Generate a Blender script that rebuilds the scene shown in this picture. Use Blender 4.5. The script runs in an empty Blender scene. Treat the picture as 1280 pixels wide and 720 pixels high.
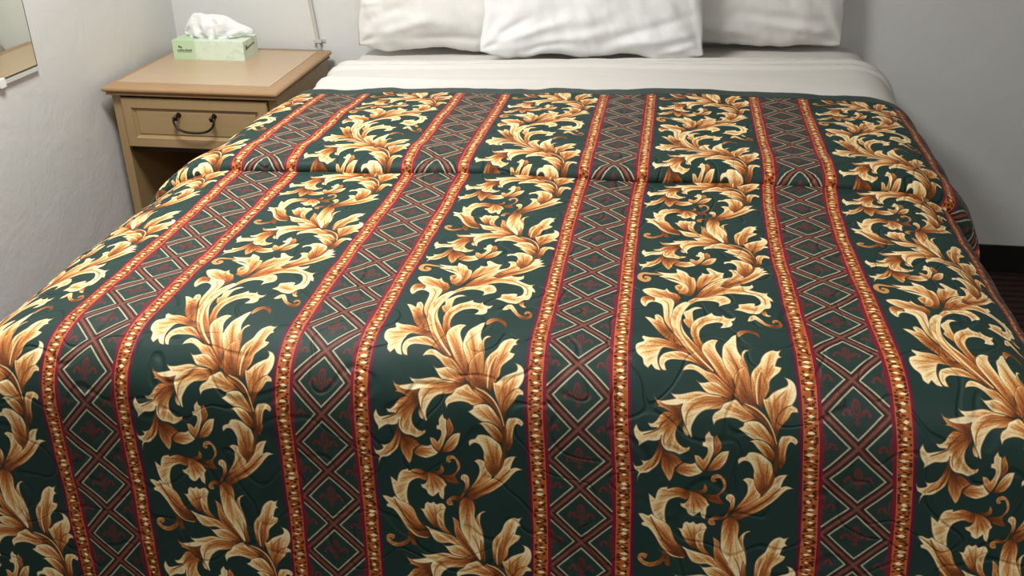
import bpy, bmesh, math, random, json
import numpy as np
from mathutils import Vector, noise as mnoise

SC = bpy.context.scene
COL = SC.collection
UN = 0.72                       # metres per surveying unit (unit = camera height above the nightstand top)
FLOOR = -1.992                  # floor level, in units below the camera
def W(x, y, z):                 # survey units -> world metres, floor at z = 0
    return Vector((x*UN, y*UN, (z-FLOOR)*UN))

# ------------------------------------------------------------------ helpers
def srgb(r, g, b):
    f = lambda c: (c/255/12.92) if c/255 <= .04045 else ((c/255+.055)/1.055)**2.4
    return (f(r), f(g), f(b), 1)

class NT:
    def __init__(s, name):
        s.m = bpy.data.materials.new(name); s.m.use_nodes = True
        s.t = s.m.node_tree; s.b = s.t.nodes['Principled BSDF']
    def n(s, typ, **kw):
        nd = s.t.nodes.new(typ)
        for k, v in kw.items():
            if k in nd.inputs: nd.inputs[k].default_value = v
            else: setattr(nd, k, v)
        return nd
    def l(s, a, b): s.t.links.new(a, b)
    def bump(s, height, strength=.3, dist=.01):
        bn = s.n('ShaderNodeBump'); bn.inputs['Strength'].default_value = strength
        bn.inputs['Distance'].default_value = dist
        s.l(height, bn.inputs['Height']); s.l(bn.outputs['Normal'], s.b.inputs['Normal']); return bn

def simple(name, col, rough=.5, var=None, scale=30, bump=0, metal=0, stretch=(1,1,1), bscale=None, bdist=.002):
    k = NT(name); b = k.b
    b.inputs['Roughness'].default_value = rough; b.inputs['Metallic'].default_value = metal
    tc = k.n('ShaderNodeTexCoord'); mp = k.n('ShaderNodeMapping'); mp.inputs['Scale'].default_value = stretch
    k.l(tc.outputs['Object'], mp.inputs['Vector'])
    nz = k.n('ShaderNodeTexNoise', Scale=scale, Detail=4.0); k.l(mp.outputs[0], nz.inputs['Vector'])
    mx = k.n('ShaderNodeMix', data_type='RGBA')
    mx.inputs[6].default_value = col; mx.inputs[7].default_value = var or col
    k.l(nz.outputs['Fac'], mx.inputs[0]); k.l(mx.outputs[2], b.inputs['Base Color'])
    if bump:
        n2 = k.n('ShaderNodeTexNoise', Scale=bscale or scale, Detail=5.0); k.l(tc.outputs['Object'], n2.inputs['Vector'])
        k.bump(n2.outputs['Fac'], bump, bdist)
    return k.m

def link(name, me, parent=None, mat=None):
    o = bpy.data.objects.new(name, me); COL.objects.link(o)
    if mat: o.data.materials.append(mat)
    if parent: o.parent = parent
    return o
def from_bm(name, bm, mat, parent=None, smooth=False, bevel=0, seg=2):
    if bevel:
        bmesh.ops.bevel(bm, geom=[e for e in bm.edges if len(e.link_faces) == 2 and e.calc_face_angle() > .5], offset=bevel, segments=seg, affect='EDGES', clamp_overlap=True)
    bmesh.ops.recalc_face_normals(bm, faces=bm.faces[:])
    me = bpy.data.meshes.new(name); bm.to_mesh(me); bm.free()
    if smooth:
        for p in me.polygons: p.use_smooth = True
    return link(name, me, parent, mat)
def box(bm, a, b):                       # a, b: opposite corners in survey units
    a = W(*a); b = W(*b)
    vs = [bm.verts.new((x, y, z)) for x in (a.x, b.x) for y in (a.y, b.y) for z in (a.z, b.z)]
    for f in ((0,1,3,2),(4,6,7,5),(0,4,5,1),(2,3,7,6),(0,2,6,4),(1,5,7,3)): bm.faces.new([vs[i] for i in f])
def tube(bm, pts, r, seg=12, cap=True):
    pts = [Vector(p) for p in pts]; rings = []; s = None
    for i, p in enumerate(pts):
        d = (pts[min(i+1, len(pts)-1)]-pts[max(i-1, 0)]).normalized()
        if s is None: s = d.cross(Vector((.31, .17, .93)) if abs(d.z) < .8 else Vector((.2, .97, .1)))
        s = (s-d*s.dot(d)).normalized(); t = d.cross(s)
        rr = r[i] if isinstance(r, (list, tuple)) else r
        rings.append([bm.verts.new(p+(s*math.cos(2*math.pi*k/seg)+t*math.sin(2*math.pi*k/seg))*rr) for k in range(seg)])
    for A, B in zip(rings, rings[1:]):
        for k in range(seg): bm.faces.new((A[k], A[(k+1) % seg], B[(k+1) % seg], B[k]))
    if cap: bm.faces.new(rings[0][::-1]); bm.faces.new(rings[-1])
def grid_mesh(name, P, mat, parent=None, uv=None, skip=None, closed=False, thick=0):
    """P: (R,C,3) survey units"""
    R, C, _ = P.shape
    V = [tuple(W(*q)) for q in P.reshape(-1, 3)]
    F = []
    for i in range(R-1):
        for j in range(C-1):
            if skip is not None and skip[i, j] and skip[i+1, j] and skip[i, j+1] and skip[i+1, j+1]: continue
            F.append((i*C+j, i*C+j+1, (i+1)*C+j+1, (i+1)*C+j))
    me = bpy.data.meshes.new(name); me.from_pydata(V, [], F); me.update()
    if uv is not None:
        lay = me.uv_layers.new(name='print'); U = uv.reshape(-1, 2)
        idx = np.zeros(len(me.loops), dtype=np.int32); me.loops.foreach_get('vertex_index', idx)
        lay.data.foreach_set('uv', U[idx].astype(np.float32).ravel())
    for p in me.polygons: p.use_smooth = True
    o = link(name, me, parent, mat)
    if skip is not None:
        bm = bmesh.new(); bm.from_mesh(me); bmesh.ops.delete(bm, geom=[v for v in bm.verts if not v.link_faces], context='VERTS')
        bmesh.ops.dissolve_degenerate(bm, dist=1e-5, edges=bm.edges[:]); bm.to_mesh(me); bm.free()
    if thick:
        md = o.modifiers.new('thickness', 'SOLIDIFY'); md.thickness = thick; md.offset = -1
    return o
def thing(name, label, cat, loc, group=None):
    o = bpy.data.objects.new(name, None); COL.objects.link(o); o.empty_display_size = .1
    o.location = W(*loc); o['label'] = label; o['category'] = cat
    if group: o['group'] = group
    return o
def adopt(child, root):                  # keep world coordinates when parenting
    child.parent = root; child.matrix_parent_inverse = root.matrix_basis.inverted()
    return child
def tag(o, label, cat, group=None):
    o['label'] = label; o['category'] = cat
    if group: o['group'] = group
    return o
def struct(o): o['kind'] = 'structure'; return o
def fbm(x, y, z=0, o=3):
    return mnoise.fractal(Vector((x, y, z)), 1.0, 2.0, o)

# ------------------------------------------------------------------ the print on the bedspread, computed here
MOTIF = json.loads('''{"leaves":[["M",0,[486,2042,534,2048,576,2074,570,2016,602,2003,638,2050,655,2126,714,2235,766,2339,805,2401,758,2389,695,2361,627,2279,560,2153],[715,2198],[489,2045]],["M",0,[450,1832,458,1757,498,1733,563,1750,563,1792,517,1837,504,1890,480,1891],[563,1750],[477,1881]],["M",0,[1338,1436,1360,1371,1390,1283,1438,1224,1511,1207,1480,1265,1558,1287,1511,1316,1450,1364,1405,1431,1376,1459],[1330,1458],[1550,1274]],["M",0,[921,1531,929,1468,947,1424,968,1391,967,1359,1005,1377,1037,1364,1009,1290,1042,1277,1083,1307,1124,1336,1171,1343,1157,1387,1154,1430,1114,1454,1035,1512,980,1568,933,1653,918,1593],[939,1632],[1069,1297]],["M",0,[568,1367,625,1384,696,1390,753,1386,748,1321,802,1349,844,1379,868,1430,907,1449,921,1531,906,1635,870,1718,827,1721,768,1665,741,1607,742,1566,792,1541,771,1501,704,1464,633,1458,594,1440,636,1426],[873,1727],[605,1375]],["M",2,[614,1449,695,1475,772,1505,831,1549,854,1608,848,1663,810,1698,767,1686,774,1645,797,1582,769,1539,690,1497],[773,1685],[776,1521]],["M",13,[616,1417,526,1404,477,1397,444,1410,431,1448,439,1483,475,1510,506,1497,512,1467,487,1452,477,1468],44,0],["M",0,[1353,1397,1261,1390,1187,1423,1114,1454,1037,1518,966,1606,919,1690,891,1755,938,1722,1018,1636,1114,1562,1190,1494,1263,1463,1339,1447],[913,1754],[1240,1402]],["M",11,[923,1704,990,1612,1083,1523,1183,1459],16,0],["M",0,[874,1776,920,1694,989,1608,1091,1559,1202,1551,1277,1535,1277,1508,1312,1542,1378,1537,1395,1505,1406,1565,1367,1599,1429,1634,1488,1659,1523,1636,1504,1687,1534,1734,1546,1777,1517,1764,1521,1821,1504,1879,1463,1892,1412,1961,1337,1958,1277,1926,1214,1906,1255,1871,1257,1824,1308,1810,1349,1797,1394,1803,1390,1841,1429,1819,1442,1770,1421,1714,1382,1677,1289,1655,1200,1652,1117,1679,1017,1726,945,1751,900,1794],[917,1773],[1432,1713]],["M",12,[913,1754,1001,1658,1124,1608,1279,1606,1425,1674,1476,1748,1473,1825],14,0],["M",0,[1424,1938,1445,1927,1464,1905,1476,1973,1502,1991,1482,2006,1444,1986],[1443,1917],[1502,1991]],["M",0,[1307,2065,1333,1995,1376,1982,1422,2046,1452,2091,1501,2116,1534,2113,1546,2083,1522,2076,1511,2105,1495,2078,1512,2048,1546,2055,1571,2100,1561,2139,1520,2161,1461,2138,1399,2077,1370,2041,1346,2062],[1508,2153],[1337,2014]],["M",0,[781,1940,823,1835,886,1757,962,1730,1051,1702,1118,1686,1169,1703,1203,1763,1191,1806,1138,1831,1093,1865,1097,1803,1044,1776,974,1777,910,1807,854,1863,803,1938,773,2039],[796,1998],[1178,1745]],["M",2,[797,1958,815,1937,844,1915,882,1881,926,1872,967,1889,921,1898,883,1932,880,2011,884,2070,864,2167,827,2132,795,2057,815,2026],[845,2178],[928,1878]],["M",0,[866,2279,852,2206,860,2110,890,2050,937,2007,997,1973,1035,1940,1056,1978,1116,1993,1121,1963,1148,2010,1192,2026,1227,2004,1209,2054,1189,2065,1194,2112,1161,2143,1090,2149,1118,2099,1089,2073,1033,2077,982,2101,941,2161,927,2237,935,2309,962,2374,944,2391,936,2450,888,2363],[936,2450],[1165,2009]],["M",12,[922,2344,889,2240,910,2125,971,2053,1078,2025],14,0],["M",0,[818,1814,751,1871,712,1945,689,2026,683,2124,720,2235,776,2355,835,2457,900,2530,965,2594,1037,2652,1106,2715,1204,2774,1213,2747,1156,2685,1084,2609,1006,2524,947,2450,879,2348,818,2227,788,2135,787,2028,821,1916,869,1831],[1046,2568],[763,2001]],["M",11,[787,1919,751,2041,749,2138,783,2267,842,2398,929,2516,1007,2592],24,0],["M",12,[778,2059,776,2174,816,2300,891,2439,976,2537],12,0],["M",0,[461,1639,500,1614,559,1610,613,1628,651,1636,666,1602,701,1665,751,1693,785,1754,772,1818,748,1861,720,1801,665,1774,604,1768,551,1751,486,1691],[760,1819],[491,1626]],["M",2,[489,1860,508,1806,566,1802,566,1760,601,1757,662,1763,714,1780,734,1831,724,1903,712,1985,700,2065,705,2141,731,2234,693,2180,649,2088,638,1971,633,1890,616,1850,561,1823,520,1847,504,1890],[741,2270],[587,1790]],["M",12,[720,2197,688,2085,684,1947,679,1845,633,1787],12,0],["M",0,[431,2440,445,2394,497,2367,479,2326,487,2299,539,2321,607,2325,679,2345,743,2374,808,2416,837,2464,797,2459,715,2436,647,2426,622,2456,603,2510,604,2558,625,2611,581,2603,553,2572,526,2600,494,2575,483,2529,446,2494],[762,2404],[497,2477]],["M",0,[611,2569,612,2522,640,2482,689,2459,762,2448,833,2471,900,2530,964,2589,905,2559,836,2533,759,2526,695,2529,657,2555,659,2588,668,2609,635,2606],[940,2573],[646,2507]],["M",1,[1211,2242,1229,2198,1280,2177,1337,2185,1380,2237,1385,2291,1348,2240,1298,2211,1260,2238,1221,2286],[1337,2185],[1193,2234]],["M",0,[953,2475,934,2427,940,2373,976,2324,1021,2300,1069,2307,1046,2358,1047,2412,1070,2467,1096,2517,1130,2594,1154,2664,1160,2730,1115,2685,1055,2629,1002,2557],[1154,2721],[1012,2352]],["M",0,[1083,2508,1086,2441,1102,2365,1144,2311,1177,2264,1211,2241,1205,2341,1211,2419,1247,2498,1271,2567,1280,2658,1275,2724,1298,2786,1257,2779,1200,2700,1139,2625,1097,2552],[1278,2782],[1158,2374]],["M",0,[1228,2477,1236,2436,1263,2409,1291,2418,1258,2441,1250,2482,1269,2554,1274,2608,1246,2555,1219,2522],[1276,2618],[1265,2419]],["M",1,[1169,2702,1158,2644,1178,2597,1215,2562,1255,2543,1273,2597,1283,2696,1308,2759,1340,2801,1278,2787,1215,2790,1183,2765],[1278,2804],[1200,2535]],["M",0,[780,2607,801,2574,840,2552,896,2563,954,2593,1021,2611,1092,2667,1138,2712,1162,2766,1140,2744,1095,2705,1029,2670,975,2663,927,2626,870,2597,816,2598],[1146,2748],[813,2579]],["M",1,[911,3373,974,3374,1018,3361,1049,3321,1047,3282,1029,3254,996,3261,1011,3274,983,3286,964,3267,978,3238,1021,3225,1061,3252,1077,3299,1063,3339,1027,3381,1064,3437,1011,3435,959,3424,930,3396],[931,3386],[1031,3234]],["M",1,[849,3352,903,3344,916,3319,924,3299,942,3327,934,3357,889,3374],[869,3361],[923,3304]],["M",0,[506,3402,531,3420,555,3439,572,3388,602,3357,657,3344,656,3359,711,3341,764,3347,805,3365,813,3394,788,3425,736,3413,691,3426,656,3452,635,3503,630,3553,640,3613,656,3672,594,3636,547,3569,521,3510,511,3451],[815,3374],[591,3456]],["M",0,[795,3355,848,3362,889,3379,929,3406,947,3434,957,3449,938,3474,935,3514,925,3560,895,3537,887,3507,841,3540,800,3523,786,3494,751,3476,745,3452,775,3450,799,3424,808,3384],[829,3344],[829,3551]],["M",1,[684,3923,646,3915,632,3886,591,3919,523,3939,469,3923,434,3889,437,3853,466,3835,504,3843,502,3869,478,3881,472,3866,463,3866,478,3891,526,3903,583,3884,613,3851,611,3810,642,3823,667,3852,675,3893],[642,3834],[454,3846]],["M",0,[427,3549,462,3547,504,3560,527,3548,568,3576,630,3602,670,3639,706,3718,755,3775,789,3829,782,3857,716,3854,653,3833,602,3785,555,3707,506,3650,459,3633,455,3613,472,3607,443,3573],[763,3815],[446,3593]],["M",10,[520,3569,580,3675,658,3771,761,3841],16,0],["M",11,[466,3612,537,3668,614,3774,685,3841,776,3853],12,0],["M",0,[1070,3397,1081,3367,1113,3361,1138,3383,1140,3422,1131,3462,1107,3493,1065,3546,1055,3536,1086,3485,1104,3444,1097,3420],[1092,3485],[1080,3377]],["M",1,[1056,3535,1014,3522,970,3540,945,3571,959,3595,997,3593,999,3573,989,3559,1022,3552,1053,3560],[1044,3545],[956,3571]],["M",0,[719,3634,757,3636,765,3603,789,3582,815,3590,843,3578,863,3595,896,3585,923,3588,942,3617,929,3637,920,3683,921,3733,939,3783,979,3821,916,3805,864,3773,832,3770,792,3732,762,3694,744,3660],[854,3758],[826,3589]],["M",0,[856,3677,891,3640,941,3622,922,3663,917,3724,929,3768,979,3821,906,3795,866,3747],[990,3830],[907,3644]],["M",1,[982,3677,1021,3697,1040,3725,1038,3756,1067,3804,1106,3863,1186,3980,1195,3999,1101,3945,1040,3888,1005,3839,993,3789,992,3729],[1175,3980],[985,3679]],["M",0,[1178,3681,1202,3639,1241,3617,1262,3622,1229,3638,1216,3663,1213,3714,1229,3763,1238,3813,1226,3844,1207,3805,1188,3756],[1220,3844],[1240,3622]],["M",0,[1053,3565,1088,3531,1136,3529,1170,3567,1175,3616,1171,3666,1191,3715,1220,3763,1237,3833,1230,3915,1213,3978,1196,3994,1146,3921,1086,3844,1047,3775,1040,3705,1041,3625],[1132,3510],[1121,3801]],["M",1,[1206,3999,1201,3897,1210,3835,1234,3884,1239,3996],[1211,4019],[1216,3835]],["M",11,[1196,3994,1146,3921,1106,3873],12,0],["M",10,[1207,3994,1190,3897,1142,3809],8,0],["M",0,[751,3763,778,3768,809,3782,873,3798,937,3813,990,3830,1020,3859,1081,3915,1143,3973,1195,3999,1120,3984,1069,3947,1017,3910,953,3884,888,3888,835,3872,805,3833,786,3798],[1174,3991],[777,3774]],["R",0,[1281,2668,1285,2612,1311,2568,1353,2526,1376,2474,1408,2438,1457,2416,1491,2423,1526,2408,1501,2453,1520,2475,1490,2486,1466,2542,1509,2551,1492,2585,1454,2614,1415,2651,1404,2709,1375,2746,1356,2783,1346,2810,1309,2785,1286,2742],[1330,2811],[1459,2428]],["R",11,[1319,2785,1316,2713,1330,2635,1364,2571],14,0],["R",12,[1335,2784,1352,2702,1392,2622,1454,2531],10,0],["R",0,[1512,2618,1534,2640,1532,2669,1491,2686,1430,2712,1380,2751,1354,2747,1361,2783,1377,2826,1397,2868,1417,2919,1431,2953,1446,2961,1463,2917,1495,2881,1527,2853,1553,2821,1594,2819,1588,2794,1557,2778,1582,2745,1594,2708,1588,2661,1560,2631],[1431,2945],[1561,2653]],["R",12,[1412,2902,1408,2833,1443,2761,1513,2703],12,0],["R",10,[1432,2918,1444,2857,1496,2802,1552,2778],10,0],["R",0,[1477,2954,1508,2948,1544,2946,1579,2962,1589,2983,1572,3002,1542,2986,1520,3009,1506,3055,1500,3111,1478,3151,1461,3171,1448,3133,1448,3077,1447,3022,1460,2977],[1454,3133],[1564,2963]],["R",2,[773,2951,785,2924,800,2950,819,2985,812,2998,787,2986],[785,2933],[803,2985]],["R",1,[571,2762,588,2783,621,2793,700,2783,789,2770,806,2787,775,2810,767,2846,770,2894,734,2878,691,2863,638,2839,590,2832,606,2823,584,2797],[755,2864],[571,2766]],["R",0,[872,2651,902,2672,944,2670,996,2660,1050,2674,1095,2705,1134,2735,1141,2762,1099,2764,1036,2749,972,2743,939,2726,910,2695],[1136,2762],[923,2676]],["R",0,[696,2738,719,2749,772,2748,834,2736,897,2728,950,2735,1015,2750,1099,2760,1141,2762,1111,2781,1059,2823,1018,2830,944,2838,892,2866,860,2903,837,2948,844,3001,828,3002,804,2958,785,2915,771,2872,767,2837,780,2810,733,2821,659,2820,611,2805,626,2795,668,2789,731,2777,709,2760],[1121,2772],[807,2914]],["R",12,[1079,2778,974,2775,870,2806,807,2870,801,2932],14,0],["R",11,[1057,2757,952,2753,848,2780,786,2827],12,0],["R",1,[621,3113,643,3103,695,3114,735,3136,774,3167,716,3204,700,3254,685,3289,667,3309,644,3276,617,3229,607,3181],[642,3112],[667,3304]],["R",0,[398,3188,415,3216,448,3214,471,3199,454,3170,485,3178,530,3161,567,3116,589,3068,603,3030,625,3075,620,3123,590,3192,553,3228,507,3260,451,3273,422,3333,429,3279,437,3259,407,3241],[609,3076],[424,3230]],["R",10,[607,3095,558,3194,476,3247],12,0],["R",0,[715,3214,773,3172,826,3171,860,3158,878,3185,911,3217,882,3238,816,3261,764,3255,723,3238],[706,3205],[884,3224]],["R",1,[996,2997,1019,2975,1028,2995,1042,3017,1047,3053,1026,3082,991,3112,978,3118,996,3065],[985,3122],[1019,2977]],["R",0,[965,3161,1002,3111,1047,3076,1100,3067,1092,3097,1072,3145,1036,3186,992,3206,933,3213],[938,3211],[1089,3079]],["R",2,[852,3110,886,3113,910,3136,927,3120,946,3086,944,3059,913,3051,915,3025,931,3022,934,2986,966,2953,977,2980,994,2988,993,3038,995,3074,974,3122,954,3162,917,3212,888,3190,860,3158],[917,3212],[958,3012]],["R",0,[520,2932,552,2935,584,2916,612,2884,649,2860,702,2862,755,2882,775,2898,753,2926,730,2962,723,2998,735,3034,765,3060,795,3068,828,3057,821,3081,792,3101,748,3118,707,3106,654,3099,625,3077,610,3041,616,3004,603,3032,565,3043,511,3046,443,3087,446,3058,423,3022,416,2977,440,2940,449,2967,469,2988,517,2981,571,2970,588,2960,540,2958],[754,2890],[555,3034]],["R",12,[743,2908,667,2956,631,3021,637,3067],12,0],["R",10,[702,2875,626,2932,592,2969,483,3010],14,0],["R",1,[1205,2795,1257,2789,1320,2807,1372,2852,1417,2919,1440,2971,1420,2954,1361,2896,1289,2847,1237,2824],[1330,2828],[1226,2789]],["R",0,[1117,3503,1167,3470,1234,3426,1312,3382,1358,3331,1393,3290,1418,3240,1462,3209,1520,3200,1490,3245,1471,3295,1508,3283,1564,3299,1516,3311,1483,3338,1438,3384,1381,3432,1304,3481,1227,3515,1172,3544,1130,3531],[1109,3533],[1522,3244]],["R",10,[1153,3520,1263,3464,1374,3388,1465,3305],12,0],["R",0,[1186,3259,1219,3243,1261,3250,1290,3272,1302,3315,1324,3367,1289,3403,1234,3436,1179,3459,1118,3493,1148,3451,1183,3410,1220,3349,1220,3291],[1134,3492],[1239,3261]],["R",0,[1155,3126,1175,3106,1213,3095,1236,3070,1278,3064,1329,3075,1368,3100,1402,3127,1414,3164,1421,3211,1405,3270,1369,3320,1335,3361,1305,3344,1277,3297,1267,3240,1267,3182,1240,3136,1199,3129,1160,3155],[1358,3331],[1255,3088]],["R",0,[1241,3002,1273,2987,1315,2984,1366,3000,1405,3034,1428,3069,1419,3116,1378,3104,1339,3074,1301,3039,1267,3005],[1420,3102],[1273,2991]],["R",0,[1167,2927,1204,2912,1215,2890,1268,2879,1319,2881,1360,2905,1390,2938,1419,2972,1435,3043,1425,3043,1386,3009,1325,2985,1274,2984,1223,2960],[1431,3034],[1215,2916]],["R",0,[986,2879,1007,2848,1044,2829,1069,2797,1111,2781,1162,2766,1205,2799,1258,2831,1309,2864,1351,2879,1288,2873,1215,2894,1164,2879,1112,2873,1059,2880,1017,2895,998,2922],[1330,2876],[1039,2851]],["R",10,[1184,2778,1257,2801,1330,2837,1391,2903,1434,2989,1441,3079,1424,3193,1393,3292,1323,3374],32,0],["R",11,[1226,2785,1309,2816,1372,2861,1416,2928,1440,3006],12,0]],"off":[0.008,3.083491437611605]}''')
def make_tile(MOTIF,W=1024,H=2048,seed=3):
    rng=np.random.default_rng(seed)
    uu=(np.arange(W)+.5)/W; nn=(np.arange(H)+.5)/H*8
    U,N=np.meshgrid(uu,nn); U=np.where(U>.5,U-1,U)      # band centre at u=0
    col=np.empty((H,W,3),np.float32); G=np.array([32,56,50.])
    col[:]=G
    def noise(h,w):
        a=rng.random((h,w)).astype(np.float32)
        yi=np.arange(H)*h/H; xi=np.arange(W)*w/W
        y0=yi.astype(int);x0=xi.astype(int);fy=(yi-y0)[:,None];fx=(xi-x0)[None]
        fy=fy*fy*(3-2*fy);fx=fx*fx*(3-2*fx)
        y1=(y0+1)%h;x1=(x0+1)%w
        return (a[y0][:,x0]*(1-fy)*(1-fx)+a[y1][:,x0]*fy*(1-fx)+a[y0][:,x1]*(1-fy)*fx+a[y1][:,x1]*fy*fx)
    fine=noise(H//3,W//3);fine2=noise(H//10,W//10)
    sm=lambda e0,e1,x: (lambda t:t*t*(3-2*t))(np.clip((x-e0)/(e1-e0),0,1))
    def over(c,m): 
        nonlocal col
        col=col*(1-m[...,None])+np.asarray(c,np.float32)*m[...,None]
    aU=np.abs(U)
    # ---- lattice band
    band=1-sm(.121,.123,aU)
    a=U/.243;b=N;s=a+b;t=a-b;s_=s-np.round(s);t_=t-np.round(t)
    m=np.maximum(np.abs(s_),np.abs(t_));la=(s_+t_)/2;lb=(s_-t_)/2
    e=.006
    over([38,58,52],band)
    over([42,36,33],band*sm(.41-e,.41+e,m))
    over([74,46,40],band*sm(.440-e,.440+e,m)*(.6+.4*fine))
    over([142,80,66],band*sm(.468-e,.468+e,m)*(.6+.4*fine))
    ring=sm(.366-e,.366+e,m)*(1-sm(.404-e,.404+e,m))
    over([200,184,150],band*ring*(.75+.25*fine))
    fl=np.zeros_like(U)
    def ell(cx,cy,rx,ry): 
        q=np.hypot((la-cx)/rx,(lb-cy)/ry);return 1-sm(.88,1.08,q)
    fl=np.maximum(fl,ell(0,-.085,.062,.125))
    fl=fl-.75*ell(0,-.075,.038,.085)+.6*ell(0,-.08,.016,.06)
    for sg in (-1,1):
        pt=ell(sg*.135,-.005,.062,.062)*(1-ell(sg*.145,.022,.034,.045))*(1-sm(.02,.05,lb))
        fl=np.maximum(fl,pt); fl=np.maximum(fl,ell(sg*.19,.02,.028,.03)); fl=np.maximum(fl,ell(sg*.06,.03,.03,.03)*.7)
    fl=np.maximum(fl,ell(0,.06,.05,.018)*.8);fl=np.maximum(fl,ell(0,.12,.03,.06)*.7);fl=np.maximum(fl,ell(0,.13,.075,.02)*.5)
    over([116,46,44],band*np.clip(fl,0,1)*.85)
    # ---- crimson edges and rope stripes
    wob=(fine2-.5)*.006
    cr=sm(.117,.120,aU+wob)*(1-sm(.199,.201,aU))
    over([122,26,46],cr)
    over([92,24,58],sm(.192,.195,aU)*(1-sm(.199,.201,aU)))
    over([205,95,70],(sm(.131,.133,aU)*(1-sm(.187,.189,aU))))
    rope=sm(.1345,.1365,aU)*(1-sm(.1845,.1865,aU))
    over([174,94,40],rope); over([198,120,58],rope*sm(.45,.9,fine2)*.7)
    for side in (-1,1):
        for k in range(520):
            n0=k/520*8+rng.uniform(-.006,.006);j=k%6
            u0=side*(.1605+(rng.choice([-.02,-.013,0,.012,.02]))); w=rng.uniform(.004,.0085);h=rng.uniform(.008,.015)
            q=np.maximum(np.abs(U[0]-u0)/w,0); rows=[int((n0+d)/8*H)%H for d in np.arange(-h,h,8/H)]
            mk=(1-sm(.85,1.1,q))
            for r in rows: 
                f=(mk*.9*rope[r])[:,None];col[r]=col[r]*(1-f)+np.array([72,30,14])*f
        for k in range(68):
            n0=k/68*8+rng.uniform(-.03,.03);u0=side*(.1605+rng.uniform(-.006,.006));w=rng.uniform(.008,.019);h=rng.uniform(.012,.03)
            for d in np.arange(-h,h,8/H):
                r=int((n0+d)/8*H)%H;ww=w*(1-.7*abs(d/h))*(.75+.4*rng.random());uo=rng.uniform(-.002,.002)
                f=((1-sm(.8,1.1,np.abs(U[0]-u0-uo)/ww))*rope[r])[:,None];col[r]=col[r]*(1-f)+np.array([252,232,180])*f
    # ---- acanthus scroll
    RAMP=np.array([[98,52,24],[160,91,42],[206,140,78],[236,203,142],[250,231,184]],np.float32)
    def ramp(v):
        x=np.clip(v,0,1)*4;i=np.minimum(x.astype(int),3);f=(x-i)[...,None]
        return RAMP[i]*(1-f)+RAMP[i+1]*f
    def smooth(P,closed=True):
        n=len(P);out=[];P=np.asarray(P,float);T=[]
        for i in range(n):
            p0=P[i-1] if closed or i>0 else P[i];p2=P[(i+1)%n] if closed or i<n-1 else P[i]
            a_=P[i]-p0;b_=p2-P[i];c=(a_@b_)/(np.linalg.norm(a_)*np.linalg.norm(b_)+1e-9)
            T.append((p2-p0)/2*(1 if c>.05 else 0))
        for i in range(n if closed else n-1):
            j=(i+1)%n;d=np.linalg.norm(P[j]-P[i])
            ti=T[i]*min(1,d/(np.linalg.norm(T[i])+1e-9));tj=T[j]*min(1,d/(np.linalg.norm(T[j])+1e-9))
            for q in np.linspace(0,1,5)[:-1]:
                out.append((2*q**3-3*q*q+1)*P[i]+(q**3-2*q*q+q)*ti+(-2*q**3+3*q*q)*P[j]+(q**3-q*q)*tj)
        if not closed: out.append(P[-1])
        return np.array(out)
    def sdf(P,X,Y,closed=True):
        A=P;B=np.roll(P,-1,0)
        if not closed: A,B=P[:-1],P[1:]
        best=np.full(X.shape,1e9,np.float32);ins=np.zeros(X.shape,bool);par=np.zeros(X.shape,np.float32)
        for k,(a_,b_) in enumerate(zip(A,B)):
            dx,dy=b_-a_;L=dx*dx+dy*dy+1e-9
            q=np.clip(((X-a_[0])*dx+(Y-a_[1])*dy)/L,0,1);d=np.hypot(X-a_[0]-q*dx,Y-a_[1]-q*dy)
            if not closed: par=np.where(d<best,(k+q)/len(A),par)
            best=np.minimum(best,d)
            if closed and abs(dy)>1e-9:
                c=((a_[1]>Y)!=(b_[1]>Y))&(X<dx*(Y-a_[1])/dy+a_[0]);ins^=c
        return (np.where(ins,-best,best) if closed else best),par
    items=[]
    L=MOTIF['leaves'];off=MOTIF['off']
    items+= [(l,0,0) for l in L if l[0]=='M']
    items+= [(l,0,0) for l in L if l[0]=='R']+[(l,off[0],off[1]) for l in L if l[0]=='R']
    sx=W;sy=H/8
    for (g,k,o,bs,tp),du,dn in items:
        P=np.array(o,float).reshape(-1,2)/[2000,400]+[du,dn];P=P*[sx,sy]
        if k<10:
            Q=smooth(P);pad=4
        else: Q=smooth(P,False);pad=int(bs/2000*sx)+4
        x0,x1=max(0,int(Q[:,0].min())-pad),min(W,int(Q[:,0].max())+pad)
        y0,y1=int(Q[:,1].min())-pad,int(Q[:,1].max())+pad
        X,Y=np.meshgrid(np.arange(x0,x1)+.5,np.arange(y0,y1)+.5);rows=np.arange(y0,y1)%H
        sub=col[rows][:,x0:x1]
        if k<10:
            d,_=sdf(Q,X,Y)
            b_=(np.array(bs)/[2000,400]+[du,dn])*[sx,sy];t_=(np.array(tp)/[2000,400]+[du,dn])*[sx,sy]
            v=t_-b_;ln=np.linalg.norm(v)+1e-6
            rx,ry=X-b_[0],Y-b_[1];tt=(rx*v[0]+ry*v[1])/(ln*ln)
            ang=np.arctan2(ry,rx);rad=np.hypot(rx,ry)/ln
            ph=rng.uniform(0,6.3,4)
            st=.5*np.sin(ang*23+ph[0]+rad*1.5)+.35*np.sin(ang*47+ph[1]-rad*2)+.3*np.sin(ang*91+ph[2]+rad*3)
            fade=np.clip(rad*2,0,1)
            wid=max(6,-d.min());e_=np.clip(-d/wid,0,1)
            val=.25+.52*sm(.05,.95,tt)+.33*(1-sm(0,.5,e_))*sm(.0,.5,tt)-.16*sm(.35,1,e_)+.19*st*fade+(fine[rows][:,x0:x1]-.5)*.16
            val-=.22*(1-sm(0,.30,rad))
            if k==1: val=val*.62-.02
            if k==2: val=val*.75+.30
            c=ramp(val)
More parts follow.
